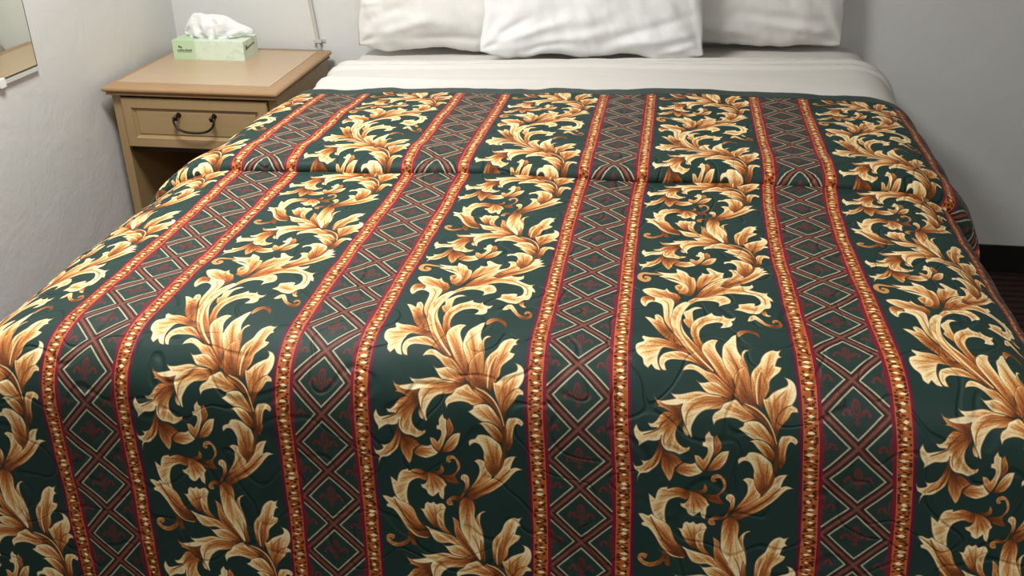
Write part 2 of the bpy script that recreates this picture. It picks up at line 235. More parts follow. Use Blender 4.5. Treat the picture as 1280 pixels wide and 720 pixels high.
            line=1-sm(.8,2.2,np.abs(d+1.0)); c=c*(1-.62*line[...,None])+np.array([88,44,20])*.62*line[...,None]
            msk=(1-sm(-.7,.7,d))[...,None]
            sub=sub*(1-msk)+c*msk
        else:
            d,par=sdf(Q,X,Y,False);hw=bs/2000*sx/2*(.35+.65*np.sin(np.pi*np.clip(par,0,1))**.6)
            m_=(1-sm(-.8,.8,d-hw))[...,None]
            c={10:[112,60,26],11:[250,228,172],12:[168,98,46],13:[206,146,86]}[k]
            op=1. if k==13 else .8;sub=sub*(1-m_*op)+np.array(c)*m_*op
        cc=col[rows];cc[:,x0:x1]=sub;col[rows]=cc
    col*= (0.97+.06*fine)[...,None]
    return np.clip(col,0,255)

_t = make_tile(MOTIF)
_h, _w, _ = _t.shape
img = bpy.data.images.new('acanthus_stripe_print', _w, _h, alpha=False)
_px = np.ones((_h, _w, 4), np.float32); _px[..., :3] = _t/255.0
img.pixels.foreach_set(_px.ravel()); img.update(); img.pack()

# ------------------------------------------------------------------ materials
def wall_mat(name, c1, c2):
    k = NT(name); tc = k.n('ShaderNodeTexCoord')
    nz = k.n('ShaderNodeTexNoise', Scale=2.2, Detail=5.0); k.l(tc.outputs['Object'], nz.inputs['Vector'])
    mx = k.n('ShaderNodeMix', data_type='RGBA'); mx.inputs[6].default_value = c1; mx.inputs[7].default_value = c2
    k.l(nz.outputs['Fac'], mx.inputs[0]); k.l(mx.outputs[2], k.b.inputs['Base Color'])
    k.b.inputs['Roughness'].default_value = .45
    a = k.n('ShaderNodeTexNoise', Scale=9.0, Detail=6.0, Roughness=.6, Distortion=.6); k.l(tc.outputs['Object'], a.inputs['Vector'])
    b = k.n('ShaderNodeTexNoise', Scale=70.0, Detail=3.0); k.l(tc.outputs['Object'], b.inputs['Vector'])
    ad = k.n('ShaderNodeMath', operation='MULTIPLY_ADD'); ad.inputs[1].default_value = .18
    k.l(b.outputs['Fac'], ad.inputs[0]); k.l(a.outputs['Fac'], ad.inputs[2])
    k.bump(ad.outputs[0], .22, .012); return k.m
M_WALL = wall_mat('painted_plaster', srgb(222,223,220), srgb(213,214,211))
M_CEIL = simple('ceiling_paint', srgb(225,224,220), .8, bump=.2, scale=60)
M_BASE = simple('black_vinyl', srgb(20,19,20), .45, srgb(26,25,26))

def carpet_mat():
    k = NT('striped_carpet'); tc = k.n('ShaderNodeTexCoord')
    sx = k.n('ShaderNodeSeparateXYZ'); k.l(tc.outputs['Object'], sx.inputs[0])
    nz = k.n('ShaderNodeTexNoise', Scale=14.0, Detail=3.0); k.l(tc.outputs['Object'], nz.inputs['Vector'])
    ad = k.n('ShaderNodeMath', operation='MULTIPLY_ADD'); ad.inputs[1].default_value = .02; k.l(nz.outputs['Fac'], ad.inputs[0]); k.l(sx.outputs['Y'], ad.inputs[2])
    ml = k.n('ShaderNodeMath', operation='MULTIPLY'); ml.inputs[1].default_value = 150; k.l(ad.outputs[0], ml.inputs[0])
    sn = k.n('ShaderNodeMath', operation='SINE'); k.l(ml.outputs[0], sn.inputs[0])
    mr = k.n('ShaderNodeMapRange'); mr.inputs[1].default_value = -1; k.l(sn.outputs[0], mr.inputs[0])
    mx = k.n('ShaderNodeMix', data_type='RGBA'); mx.inputs[6].default_value = srgb(30,18,17); mx.inputs[7].default_value = srgb(74,44,36)
    k.l(mr.outputs[0], mx.inputs[0]); k.l(mx.outputs[2], k.b.inputs['Base Color']); k.b.inputs['Roughness'].default_value = .95
    n2 = k.n('ShaderNodeTexNoise', Scale=400.0); k.l(tc.outputs['Object'], n2.inputs['Vector']); k.bump(n2.outputs['Fac'], .6, .004)
    return k.m
M_CARPET = carpet_mat()

def print_mat():
    k = NT('printed_quilt'); uv = k.n('ShaderNodeUVMap', uv_map='print')
    im = k.n('ShaderNodeTexImage', image=img, interpolation='Cubic'); k.l(uv.outputs[0], im.inputs['Vector'])
    k.l(im.outputs['Color'], k.b.inputs['Base Color'])
    k.b.inputs['Roughness'].default_value = .62
    k.b.inputs['Specular IOR Level'].default_value = .22
        # meandering quilting stitch: a contour line of smooth noise in fabric space
    mp = k.n('ShaderNodeMapping'); mp.inputs['Scale'].default_value = (.39, .722, 1)   # -> metres
    k.l(uv.outputs[0], mp.inputs['Vector'])
    nz = k.n('ShaderNodeTexNoise', Scale=13.0, Detail=0.0, Distortion=.5); k.l(mp.outputs[0], nz.inputs['Vector'])
    sb = k.n('ShaderNodeMath', operation='SUBTRACT'); sb.inputs[1].default_value = .5; k.l(nz.outputs['Fac'], sb.inputs[0])
    ab = k.n('ShaderNodeMath', operation='ABSOLUTE'); k.l(sb.outputs[0], ab.inputs[0])
    mr = k.n('ShaderNodeMapRange', interpolation_type='SMOOTHERSTEP'); mr.inputs[2].default_value = .045; k.l(ab.outputs[0], mr.inputs[0])
    n2 = k.n('ShaderNodeTexNoise', Scale=55.0, Detail=2.0); k.l(mp.outputs[0], n2.inputs['Vector'])
    ad = k.n('ShaderNodeMath', operation='MULTIPLY_ADD'); ad.inputs[1].default_value = .12; k.l(n2.outputs['Fac'], ad.inputs[0]); k.l(mr.outputs[0], ad.inputs[2])
    k.bump(ad.outputs[0], .5, .005)
    return k.m
M_PRINT = print_mat()
M_GREEN = simple('green_binding', srgb(32,56,50), .5, srgb(28,50,45), 60, bump=.2, bdist=.002)
M_SHEET = simple('white_cotton_sheet', srgb(216,213,207), .8, srgb(210,207,201), 6, bump=.25, bscale=25, bdist=.004)
M_PILLOW = simple('white_pillowcase', srgb(229,228,224), .8, srgb(224,223,219), 5, bump=.2, bscale=30, bdist=.003)
M_PILLOWB = simple('bright_pillowcase', srgb(231,232,232), .8, srgb(227,228,228), 5, bump=.2, bscale=30, bdist=.003)
M_BASEBOX = simple('box_spring_ticking', srgb(190,185,175), .8)

def wood(name, c1, c2, rough=.42, axis=(2, 24, 24)):
    k = NT(name); tc = k.n('ShaderNodeTexCoord'); mp = k.n('ShaderNodeMapping'); mp.inputs['Scale'].default_value = axis
    k.l(tc.outputs['Object'], mp.inputs['Vector'])
    nz = k.n('ShaderNodeTexNoise', Scale=3.0, Detail=6.0, Distortion=.4); k.l(mp.outputs[0], nz.inputs['Vector'])
    n2 = k.n('ShaderNodeTexNoise', Scale=5.0, Detail=2.0); k.l(tc.outputs['Object'], n2.inputs['Vector'])
    mx = k.n('ShaderNodeMix', data_type='RGBA'); mx.inputs[6].default_value = c1; mx.inputs[7].default_value = c2
    k.l(nz.outputs['Fac'], mx.inputs[0]); k.l(mx.outputs[2], k.b.inputs['Base Color']); k.b.inputs['Roughness'].default_value = rough
    k.bump(nz.outputs['Fac'], .06, .002); return k.m
M_OAK = wood('maple_stain_body', srgb(164,138,99), srgb(152,126,88))
M_OAKV = wood('maple_stain_sides', srgb(164,137,97), srgb(152,125,86), axis=(24, 24, 2))
M_NOSE = wood('maple_nosing', srgb(170,136,98), srgb(158,124,86))
M_INLAY = wood('laminate_inlay', srgb(190,165,135), srgb(181,155,123), .3)
M_DARKIN = simple('cavity_shade_brown', srgb(40,23,16), .7, srgb(34,19,13))  # shade of the open cavity put into the colour of back and drawer shelf
M_IRON = simple('antique_brass_pull', srgb(62,52,40), .38, srgb(40,34,28), 40, metal=.8)
M_GAP = simple('gap_shade_leg_brown', srgb(40,28,20), .8)  # painted shade for the gap under the top; plain dark brown on the legs
M_MIRROR = NT('mirror_glass').m
_b = M_MIRROR.node_tree.nodes['Principled BSDF']; _b.inputs['Metallic'].default_value = 1; _b.inputs['Roughness'].default_value = .03; _b.inputs['Base Color'].default_value = (.80, .82, .74, 1)
M_EDGE = simple('mirror_dark_edge', srgb(70,66,56), .3)
M_CHAN = simple('clear_channel', srgb(206,208,204), .25)
M_CLIP = simple('white_plastic_clip', srgb(240,240,238), .35)
M_PIPE = simple('painted_conduit', srgb(196,194,186), .5, bump=.15, scale=40)
M_TISSUE = simple('tissue_paper', srgb(234,234,234), .85, srgb(228,228,228), 30, bump=.15, bscale=60, bdist=.002)
M_TISSUE.node_tree.nodes['Principled BSDF'].inputs['Subsurface Weight'].default_value = .15
M_INK = simple('green_print_ink', srgb(78,104,78), .6)

# ------------------------------------------------------------------ the bed surface
PR = dict(y0=2.46013, s0=.70271, w=.29943, ph=1.35942, tx=.0114, ty=.02546, X0=-.03685, sl=.04349, AL=-1.16501, wL=.72559,
          AR=.72466, wR=.49412, phs=1.35, dome=.01214, cen=-.1, S=.5418, D=.12549, kf=.13927, kb=-.07842)
def smo(t):
    t = np.clip(t, 0, 1); return t*t*(3-2*t)
def prof(w, ph, L=2.2, n=1200):
    s = np.linspace(0, L, n); a = ph*smo(s/max(w, 1e-3)); d = s[1]
    return s, np.concatenate([[0], np.cumsum(np.cos(a[:-1])*d)]), np.concatenate([[0], np.cumsum(np.sin(a[:-1])*d)])
WS = np.linspace(.08, .80, 37)
PT = [prof(w, 1.35) for w in WS]; PS = PT[0][0]
PT90 = [prof(w, 1.56) for w in WS]
H2 = np.array([p[1] for p in PT]); Z2 = np.array([p[2] for p in PT]); H9 = np.array([p[1] for p in PT90]); Z9 = np.array([p[2] for p in PT90])
def side(r, w, st):
    fi = np.clip((w-WS[0])/(WS[1]-WS[0]), 0, len(WS)-1.001); i = fi.astype(int); q = fi-i
    si = np.clip(r/PS[1], 0, len(PS)-1.001); j = si.astype(int); e = si-j
    def lk(T):
        return (T[i, j]*(1-q)+T[i+1, j]*q)*(1-e)+(T[i, j+1]*(1-q)+T[i+1, j+1]*q)*e
    return lk(H2)*(1-st)+lk(H9)*st, lk(Z2)*(1-st)+lk(Z9)*st
FS, FH, FZ = prof(PR['w'], PR['ph'])
ZHEM = .77                       # the quilt hangs this far below the top of the bed
RHEM = 1.04
TUNE = dict(dAL=.042, dAR=-.035)
def surf(u, n, clamp=True):
    """u: stripe periods across, n: diamonds along; returns points (survey units), past-the-hem mask"""
    p = PR; u = np.asarray(u, float); n = np.asarray(n, float)
    a = p['X0']+p['S']*(u-3); s = n*p['D']
    hd = smo((-n+.3)/7.4)                             # towards the head the sides tuck in and hang straighter
    AL = (p['AL']+TUNE['dAL'])*(1-hd)+(-1.262)*hd; wL = p['wL']*(1-hd)+.13*hd
    AR = (p['AR']+TUNE['dAR'])*(1-hd)+.785*hd; wR = p['wR']*(1-hd)+.36*hd
    ey = np.maximum(0, s-p['s0']); el = np.maximum(0, AL-a); er = np.maximum(0, a-AR); ex = el+er
    def drops(lam):
        hl, zl = side(ex*lam, wL, hd); hr, zr = side(ex*lam, wR, hd*.6)
        hs = np.where(el > 0, hl, hr); zs = np.where(el > 0, zl, zr)
        hf = np.interp(ey*lam, FS, FH); zf = np.interp(ey*lam, FS, FZ)
        return hs, zs, hf, zf, (zs**3+zf**3+1e-12)**(1/3)
    hs, zs, hf, zf, dz = drops(1.0); over = dz > ZHEM
    if clamp and over.any():
        lo = np.zeros(u.shape); hi = np.ones(u.shape)
        for _ in range(16):
            mid = (lo+hi)/2; m = drops(mid)[4] > ZHEM; hi = np.where(m, mid, hi); lo = np.where(m, lo, mid)
        hs, zs, hf, zf, dz = drops(np.where(over, lo, 1.0))
    c = zf**2/(zf**2+zs**2+1e-6)
    x = np.clip(a, AL, AR)+np.where(el > 0, -1, 1)*hs
    y = p['y0']-np.minimum(s, p['s0'])-hf
    x = x+p['sl']*(y-2.2)+p['kf']*dz*c+p['kb']*(dz*c)**2
    z = -1+p['tx']*x+p['ty']*(y-2.2)-p['dome']*((a-p['cen'])/1.2)**2-dz+(.018+.02*x)*smo((y-3.2)/.8)
    return np.stack([x, y, z], -1), over
def normals(P):
    du = np.gradient(P, axis=1); dv = np.gradient(P, axis=0)
    N = np.cross(du, dv); N /= np.linalg.norm(N, axis=-1, keepdims=True)+1e-12
    return np.where(N[..., 2:3].mean() < 0, -N, N)
def wrinkle(P, amp, fx, fy, seed=0, o=3):
    R, C, _ = P.shape
    return np.array([[fbm(P[i, j, 0]*fx+seed, P[i, j, 1]*fy+P[i, j, 2]*fy*.7, seed*.37, o) for j in range(C)] for i in range(R)])*amp
def u_of(a): return (a-PR['X0'])/PR['S']+3
def n_of(y): return (PR['y0']-y)/PR['D']

UL, UR = u_of(PR['AL']-RHEM+.0), u_of(PR['AR']+RHEM)
NF = (PR['s0']+RHEM)/PR['D']

# lower, main piece and the folded-over upper piece in one quilt mesh
us = np.linspace(UL, UR, 260)
# path along the bed: upper hem -> lip -> curl under -> back -> lower piece
Y_HEM, Y_LIP, LIFT, RAD = 3.475, 2.65, .032, .014
n_hem, n_lip = n_of(Y_HEM), n_of(Y_LIP)
PHASE = -.30-n_lip               # print phase of the upper piece
def path_lower():
    ns = np.linspace(n_of(2.76), NF, 150); U_, N_ = np.meshgrid(us, ns)
    P, ov = surf(U_, N_); Nn = normals(P)
    pf = wrinkle(P, .005, 7, 7, 3)+wrinkle(P, .006, 2.2, 2.2, 9, 2)
    # soft vertical folds where the quilt hangs
    return P+Nn*pf[..., None], ov, U_, N_
LP, LOV, LU, LN = path_lower()
def stretch(u, n):               # the quilt is not laid perfectly even: small drift of the print across the bed
    a = (np.clip(u, .75, 4.3)-2.7)/2; b = (np.clip(n, -1.5, 11)-5)/6
    c = [.0088, -.0056, .006, .019, .0176, -.0538, .0122, .0485, -.0293, -.0305, -.0088, -.016, .0278]
    t = [(i, j) for i in range(4) for j in range(4) if i+j <= 4]
    return u+sum(k*a**i*b**j for k, (i, j) in zip(c, t))+.05*smo((u-4.35)/.5)
LU = stretch(LU, LN)
def path_upper():
    ns = np.linspace(n_hem, n_lip, 92); ks = np.linspace(0, math.pi, 12)[1:]; bs = np.linspace(0, .7, 6)[1:]
    rows_n = list(ns)+[n_lip+math.sin(k)*RAD*1.2/PR['D'] for k in ks]+[n_lip-b for b in bs]
    lift = [LIFT]*len(ns)+[LIFT-RAD*(1-math.cos(k)) for k in ks]+[LIFT-2*RAD]*len(bs)
    fab = list(n_lip+(ns-n_lip)*1.06)+[n_lip+k*RAD/PR['D'] for k in ks]+[n_lip+math.pi*RAD/PR['D']+b for b in bs]
    # the quilt swells before the lip and lies lower towards the hem
    lift = [l - .012*smo((n_lip-2.2-rn)/4.0) + .012*math.exp(-((rn-n_lip+.7)/.6)**2) if i < len(ns) else l for i, (l, rn) in enumerate(zip(lift, rows_n))]
    U_, N_ = np.meshgrid(us, np.array(rows_n)); P, ov = surf(U_, N_)
    base, _ = surf(*np.meshgrid(us, ns)); Nb = normals(base)
    Nn = np.concatenate([Nb, np.repeat(Nb[-1:], len(rows_n)-len(ns), 0)], 0)
    pf = wrinkle(P, .006, 6, 6, 21)+wrinkle(P, .008, 2.0, 2.5, 29, 2)
    fold = np.zeros(U_.shape); fold += (np.array(lift))[:, None]
    # lip edge waves slightly
    wave = np.array([fbm(u*1.3, 4.2, 0, 2) for u in us])*.16
    wgt = np.clip(1-(n_lip-np.array(rows_n))/3.0, 0, 1)[:, None]
    P2, _ = surf(U_, N_+wave[None]*wgt)
    hw = np.array([fbm(u*2.1, 7.7, 0, 2) for u in us])*.10
    wg2 = np.clip(1-(np.array(rows_n)-n_hem)/1.5, 0, 1)[:, None]
    P2, _ = surf(U_, N_+wave[None]*wgt+hw[None]*wg2)
    P2 = P2+Nn*(fold+pf*np.clip((n_lip-N_)/.5+.3, 0, 1))[..., None]
    fabn = np.repeat(np.array(fab)[:, None], len(us), 1)
    return P2, ov, U_, fabn+PHASE, len(ns)
UP, UOV, UU, UNN, NTOP = path_upper()
UU = UU+.07*smo((UU-4.3)/.5)

bed = thing('bed', 'wide bed made up with white sheets against the grey plaster wall', 'bed', (-.05, 2.9, FLOOR))
spread = thing('bedspread', 'dark green quilted bedspread with gold acanthus scroll and crimson lattice stripes', 'bedspread', (-.05, 2.6, -1.0))
BORDER = 7                        # rows of plain binding at the hem
main = grid_mesh('quilt_panel', LP, M_PRINT, uv=np.stack([LU, LN/8], -1), skip=LOV, thick=.012); adopt(main, spread)
fold = grid_mesh('turned_back_panel', UP[BORDER:], M_PRINT, uv=np.stack([UU, UNN/8], -1)[BORDER:], skip=UOV[BORDER:], thick=.009); adopt(fold, spread)
fold['label'] = 'overlapping upper third with a rolled fold edge'
E_ = UP[:BORDER+1].copy(); first = UP[0]-(UP[1]-UP[0])*.25; first[..., 2] -= .010
E_ = np.concatenate([first[None], E_], 0)
hem = grid_mesh('hem_binding', E_, M_GREEN, skip=np.concatenate([UOV[:1], UOV[:BORDER+1]], 0), thick=.009); adopt(hem, spread)
hem['label'] = 'plain dark green top edge'

# ---- white linens near the pillows
def linen(name, y0, y1, lift, seed, amp, mat, a0=-1.262-.55, a1=.82+.6, rows=46, extra=None):
    ns = np.linspace(n_of(y1), n_of(y0), rows); uu = np.linspace(u_of(a0), u_of(a1), 150)
    U_, N_ = np.meshgrid(uu, ns); P, ov = surf(U_, N_); Nn = normals(P)
    pf = wrinkle(P, amp, 2.0, 9.0, seed, 4)
    if extra is not None: pf = pf+extra(P)
    P = P+Nn*(lift+pf)[..., None]
    return P
top_edge = 3.955
def sheet_extra(P):
    y = P[..., 1]; e = np.zeros(y.shape)
    for yc, am, wd in ((3.935, .010, .008), (3.90, .012, .009), (3.84, .015, .010)):
        dd = (y-yc-.012*np.sin(P[..., 0]*3.1+yc*40)-.03*smo((np.abs(P[..., 0]+.1)-.6)/.6))/wd; e += am*np.exp(-dd**2)*(1+.6*np.tanh(dd*2))
    e += .010*np.exp(-((y-(3.70+.05*np.sin(P[..., 0]*2.6)))/.03)**2)*np.clip(-P[..., 0]*1.2, 0, 1)
    return e
P = linen('top_sheet', 3.40, top_edge, .002, 5, .0025, M_SHEET, extra=sheet_extra, rows=90)
sheet = grid_mesh('top_sheet', P, M_SHEET, thick=.004); tag(sheet, 'white top sheet showing between the green bedspread hem and the pillows', 'sheet')
P = linen('fitted', 3.30, 4.285, -.024, 11, .004, M_SHEET, rows=60)
back = P[:1].copy(); back[..., 2] = np.minimum(back[..., 2], -1.35); P = np.concatenate([back, P], 0)
fs = grid_mesh('fitted_sheet', P, M_SHEET, thick=.005); adopt(fs, bed)
bm = bmesh.new(); box(bm, (-1.16, 1.82, -1.42), (.86, 4.27, -1.06)); mt = from_bm('mattress', bm, M_SHEET, bevel=.03, seg=3); adopt(mt, bed)
bm = bmesh.new(); box(bm, (-1.12, 1.86, -1.86), (.82, 4.25, -1.425)); bb = from_bm('box_base', bm, M_BASEBOX, bevel=.01); adopt(bb, bed)
for lx in (-1.02, .72):
    for ly in (1.98, 4.12):
        bm = bmesh.new(); tube(bm, [W(lx, ly, FLOOR), W(lx, ly, -1.86)], [.022, .028]); adopt(from_bm('leg', bm, M_GAP, smooth=True), bed)

# ------------------------------------------------------------------ pillows
def pillow(name, label, cx, by, bz, w, h, t, lean, tilt, seed, corner=.03, drop=.0, creases=()):
    S_, T_ = 120, 84
    V = []; F = []
    def pt(i, j, sgn):
        s = -1+2*i/S_; q = j/T_; tt = 2*q-1
        th = t*.5*max(0, (1-abs(s)**3.2))**.62*max(0, (1-abs(tt)**3.0))**.62
        x = s*w/2*(1-corner*(1-tt*tt)); z = q*h+ (corner*.8)*h*(1-s*s)*(-tt)*.5
        z += (.012*fbm(s*3.3+seed, 1.3, 0, 3)+.016*abs(s)**10)*(1-q)**8; x += .012*fbm(q*5, seed, 2, 2)*abs(s)**6
        z -= drop*(1-q)**6*(.5+.5*math.sin(s*9+seed))
        wr = fbm(s*2.2+seed, q*3.1, seed, 3)*.013+fbm(s*7+q*5+seed, q*2.0-s*1.6, seed+3, 3)*.006
        cd = math.hypot((abs(s)-1)*w/2, min(q, 1-q)*h); wr += .010*math.sin(math.atan2(min(q, 1-q)*h, (1-abs(s))*w/2+.01)*11+seed)*math.exp(-cd/.16)
        env = min(1, th/(t*.2))
        px, pz = s*w/2, q*h
        for (a0, b0, a1, b1, am, wd) in creases:
            dx, dz = a1-a0, b1-b0; k = min(1, max(0, ((px-a0)*dx+(pz-b0)*dz)/(dx*dx+dz*dz)))
            dd = math.hypot(px-a0-k*dx, pz-b0-k*dz)
            wr += .7*am*math.exp(-(dd/wd)**2)*math.sin(math.pi*min(1, max(0, .1+.8*k)))
        y = sgn*th+(wr*env if sgn < 0 else 0)
        y += fbm(s*3, seed, 0, 2)*.02*(1-env)
        yl = y*math.cos(lean)+z*math.sin(lean); zl = z*math.cos(lean)-y*math.sin(lean)
        return (cx+x*math.cos(tilt)-zl*math.sin(tilt)*0-0, by+yl, bz+zl+x*math.sin(tilt))
    for sgn in (-1, 1):
        for j in range(T_+1):
            for i in range(S_+1): V.append(pt(i, j, sgn))
    n1 = (S_+1)*(T_+1)
    for k in (0, 1):
        for j in range(T_):
            for i in range(S_):
                a = k*n1+j*(S_+1)+i; f = (a, a+1, a+S_+2, a+S_+1); F.append(f if k == 0 else f[::-1])
    me = bpy.data.meshes.new(name); me.from_pydata([tuple(W(*v)) for v in V], [], F)
    bm = bmesh.new(); bm.from_mesh(me); bmesh.ops.remove_doubles(bm, verts=bm.verts, dist=.0004); bmesh.ops.recalc_face_normals(bm, faces=bm.faces[:]); bm.to_mesh(me); bm.free()
    for p in me.polygons: p.use_smooth = True
    o = link(name, me, None, M_PILLOWB if label.startswith('bright') else M_PILLOW); tag(o, label, 'pillow', 'pillows along the head of the bed')
    return o
pillow('pillow', 'white pillow by the nightstand, its inner edge behind the middle pillow', -.682, 4.135, -.954, 1.062, .62, .17, .09, .01, 1.3, drop=.006, creases=[(-.50,.06,-.20,.13,-.018,.022), (-.51,.12,-.30,.20,.014,.025), (-.50,.17,-.05,.11,-.012,.03), (-.30,.05,.10,.06,.014,.018), (-.52,.20,-.42,.21,-.012,.012)])
pillow('pillow', 'white pillow at the far end from the nightstand, behind the middle pillow', .389, 4.175, -.905, 1.062, .62, .17, .07, .015, 4.1, drop=.006, creases=[(.50,.05,.20,.10,-.018,.02), (.48,.10,.05,.14,.012,.025), (.20,.04,-.25,.10,-.012,.02), (-.45,.12,-.15,.20,-.010,.03)])
pillow('pillow', 'bright white pillow standing in front, overlapping the other two', -.155, 3.955, -.920, .95, .60, .13, .11, .012, 7.7, corner=.045, drop=.014, creases=[(-.44,.05,-.10,.14,-.018,.018), (-.40,.09,-.25,.16,.013,.016), (-.25,.03,.15,.12,-.016,.022), (.05,.05,.42,.17,.016,.02), (.12,.04,.45,.10,-.018,.018), (.30,.02,.44,.05,-.02,.012), (-.30,.02,-.05,.06,.016,.014), (-.15,.13,.05,.16,-.010,.03), (.10,.28,.44,.36,-.010,.03)])

# ------------------------------------------------------------------ nightstand
NSX0, NSX1, NSY0, NSY1 = -2.13, -1.385, 3.515, 4.265
ns = thing('nightstand', 'tan wooden nightstand with one drawer beside the bed in the corner', 'nightstand', ((NSX0+NSX1)/2, 3.9, FLOOR))
def part(name, boxes, mat, bevel=.002, parent=ns, smooth=False):
    bm = bmesh.new()
    for a, b in boxes: box(bm, a, b)
    return adopt(from_bm(name, bm, mat, bevel=bevel), parent)
# top slab with a bullnose and a cove moulding under it, lofted outlines
def top_slab():
    bm = bmesh.new()
    prof_ = [(.030, -.040), (.020, -.037), (.010, -.035), (.008, -.032), (.008, -.029), (.014, -.027), (.012, -.025), (.003, -.019), (-.001, -.015), (-.002, -.010), (.0, -.004), (.006, .0), (.016, .0008), (.05, .0)]
    rings = []
    for ins, dz in prof_:
        il = min(ins, .022)
        pts = [(NSX0+il, NSY0+ins), (NSX1-ins, NSY0+ins), (NSX1-ins, NSY1), (NSX0+il, NSY1)]
        rings.append([bm.verts.new(W(x, y, -1+dz)) for x, y in pts])
    for A, B in zip(rings, rings[1:]):
        for k in range(4): bm.faces.new((A[k], A[(k+1) % 4], B[(k+1) % 4], B[k]))
    bm.faces.new(rings[0][::-1]); bm.faces.new(rings[-1])
    return from_bm('top', bm, M_NOSE)
adopt(top_slab(), ns)
part('top_inlay', [((-2.104, 3.600, -1.002), (-1.443, 4.225, -.9985))], M_INLAY, 0)
by0, bz1, bz0 = 3.550, -1.040, -1.93
part('side_panel', [((-2.110, by0, bz0), (-2.074, 4.24, bz1))], M_OAKV)
part('side_panel', [((-1.436, by0, bz0), (-1.400, 4.24, bz1))], M_OAKV)
part('back_panel', [((-2.074, 4.215, bz0), (-1.436, 4.238, bz1))], M_DARKIN)
part('gap_shade_strip', [((-2.074, by0+.014, -1.052), (-1.436, by0+.03, -1.040))], M_GAP, 0)  # dark strip added under the top, its colour standing in for the overhang's shade
part('drawer_shelf', [((-2.074, by0+.02, -1.285), (-1.436, 4.215, -1.266))], M_DARKIN)
part('bottom_shelf', [((-2.074, by0+.006, -1.80), (-1.436, 4.215, -1.77))], M_OAK)
part('plinth', [((-2.10, by0+.03, FLOOR), (-1.41, 4.235, bz0))], M_OAKV)
# drawer front with a recessed panel and a sloped inner frame
dw = thing('drawer', '', '', (-1.755, by0, -1.15)); del dw['label'], dw['category']
bm = bmesh.new()
dx0, dx1, dz0, dz1 = -2.068, -1.440, -1.258, -1.048
def rect(ix, y): return [bm.verts.new(W(x, y, z)) for x, z in ((dx0+ix, dz0+ix), (dx1-ix, dz0+ix), (dx1-ix, dz1-ix), (dx0+ix, dz1-ix))]
rs = [rect(0, by0+.020), rect(0, by0-.012), rect(.004, by0-.016), rect(.040, by0-.016), rect(.044, by0-.008), rect(.052, by0-.004), rect(.058, by0-.008)]
for A, B in zip(rs, rs[1:]):
    for k in range(4): bm.faces.new((A[k], A[(k+1) % 4], B[(k+1) % 4], B[k]))
bm.faces.new(rs[0][::-1]); bm.faces.new(rs[-1])
bpy.data.objects.remove(dw)
drawer = adopt(from_bm('drawer', bm, M_OAK), ns)
bm = bmesh.new()
hx0, hx1, hz, hy = -1.828, -1.674, -1.120, by0-.008
for hx in (hx0, hx1):
    tube(bm, [W(hx, hy, hz+.004), W(hx, hy-.006, hz+.004), W(hx, hy-.030, hz+.002), W(hx, hy-.034, hz)], [.0085, .0055, .0050, .0065], 14)
    tube(bm, [W(hx, hy-.028, hz+.012), W(hx, hy-.028, hz-.010)], [.004, .0055], 10)
pts = [];
for k in range(25):
    q = k/24; a = math.pi*q; ex = 2.6
    cx = (abs(math.cos(a))**(2/ex))*(1 if math.cos(a) > 0 else -1); sz = abs(math.sin(a))**(2/ex)
    pts.append(W((hx0+hx1)/2-cx*(hx1-hx0+.022)/2, hy-.030-.012*sz, hz+.004-.060*sz))
tube(bm, pts, [.0028+.0010*math.sin(math.pi*k/24) for k in range(25)], 12)
hd_ = from_bm('drawer_handle', bm, M_IRON, smooth=True); hd_['label'] = 'dark metal bail pull'
adopt(hd_, ns); bpy.context.view_layer.update()
hd_.parent = drawer; hd_.matrix_parent_inverse = (ns.matrix_basis @ drawer.matrix_parent_inverse @ drawer.matrix_basis).inverted()

# ------------------------------------------------------------------ tissue box
tb = thing('tissue_box', 'pale green tissue box with a white tissue pulled up, on the nightstand', 'tissue box', (-1.875, 4.09, -.9985))
def tissue_mat():
    k = NT('pale_green_card'); tc = k.n('ShaderNodeTexCoord'); sx = k.n('ShaderNodeSeparateXYZ'); k.l(tc.outputs['Generated'], sx.inputs[0])
    mr = k.n('ShaderNodeMapRange', interpolation_type='SMOOTHSTEP'); mr.inputs[1].default_value = .32; mr.inputs[2].default_value = .36
    nz = k.n('ShaderNodeTexNoise', Scale=9.0, Detail=3.0); k.l(tc.outputs['Object'], nz.inputs['Vector'])
    ad = k.n('ShaderNodeMath', operation='MULTIPLY_ADD'); ad.inputs[1].default_value = .06; k.l(nz.outputs['Fac'], ad.inputs[0]); k.l(sx.outputs['X'], ad.inputs[2]); k.l(ad.outputs[0], mr.inputs[0])
    mx = k.n('ShaderNodeMix', data_type='RGBA'); mx.inputs[6].default_value = srgb(190,216,178); mx.inputs[7].default_value = srgb(217,231,211); k.l(mr.outputs[0], mx.inputs[0])
    n2 = k.n('ShaderNodeTexNoise', Scale=38.0, Detail=4.0, Distortion=1.0); k.l(tc.outputs['Object'], n2.inputs['Vector'])
    m2 = k.n('ShaderNodeMapRange'); m2.inputs[1].default_value = .52; m2.inputs[2].default_value = .62; m2.inputs[4].default_value = .35; k.l(n2.outputs['Fac'], m2.inputs[0])
    mu = k.n('ShaderNodeMath', operation='MULTIPLY'); k.l(m2.outputs[0], mu.inputs[0]); k.l(mr.outputs[0], mu.inputs[1])
    m3 = k.n('ShaderNodeMix', data_type='RGBA'); m3.inputs[7].default_value = srgb(172,204,168); k.l(mu.outputs[0], m3.inputs[0]); k.l(mx.outputs[2], m3.inputs[6])
    k.l(m3.outputs[2], k.b.inputs['Base Color']); k.b.inputs['Roughness'].default_value = .55; return k.m
M_CARD = tissue_mat()
tx0, tx1, ty0, ty1, tz0, tz1 = -2.043, -1.709, 4.010, 4.180, -.9985, -.915
bm = bmesh.new()
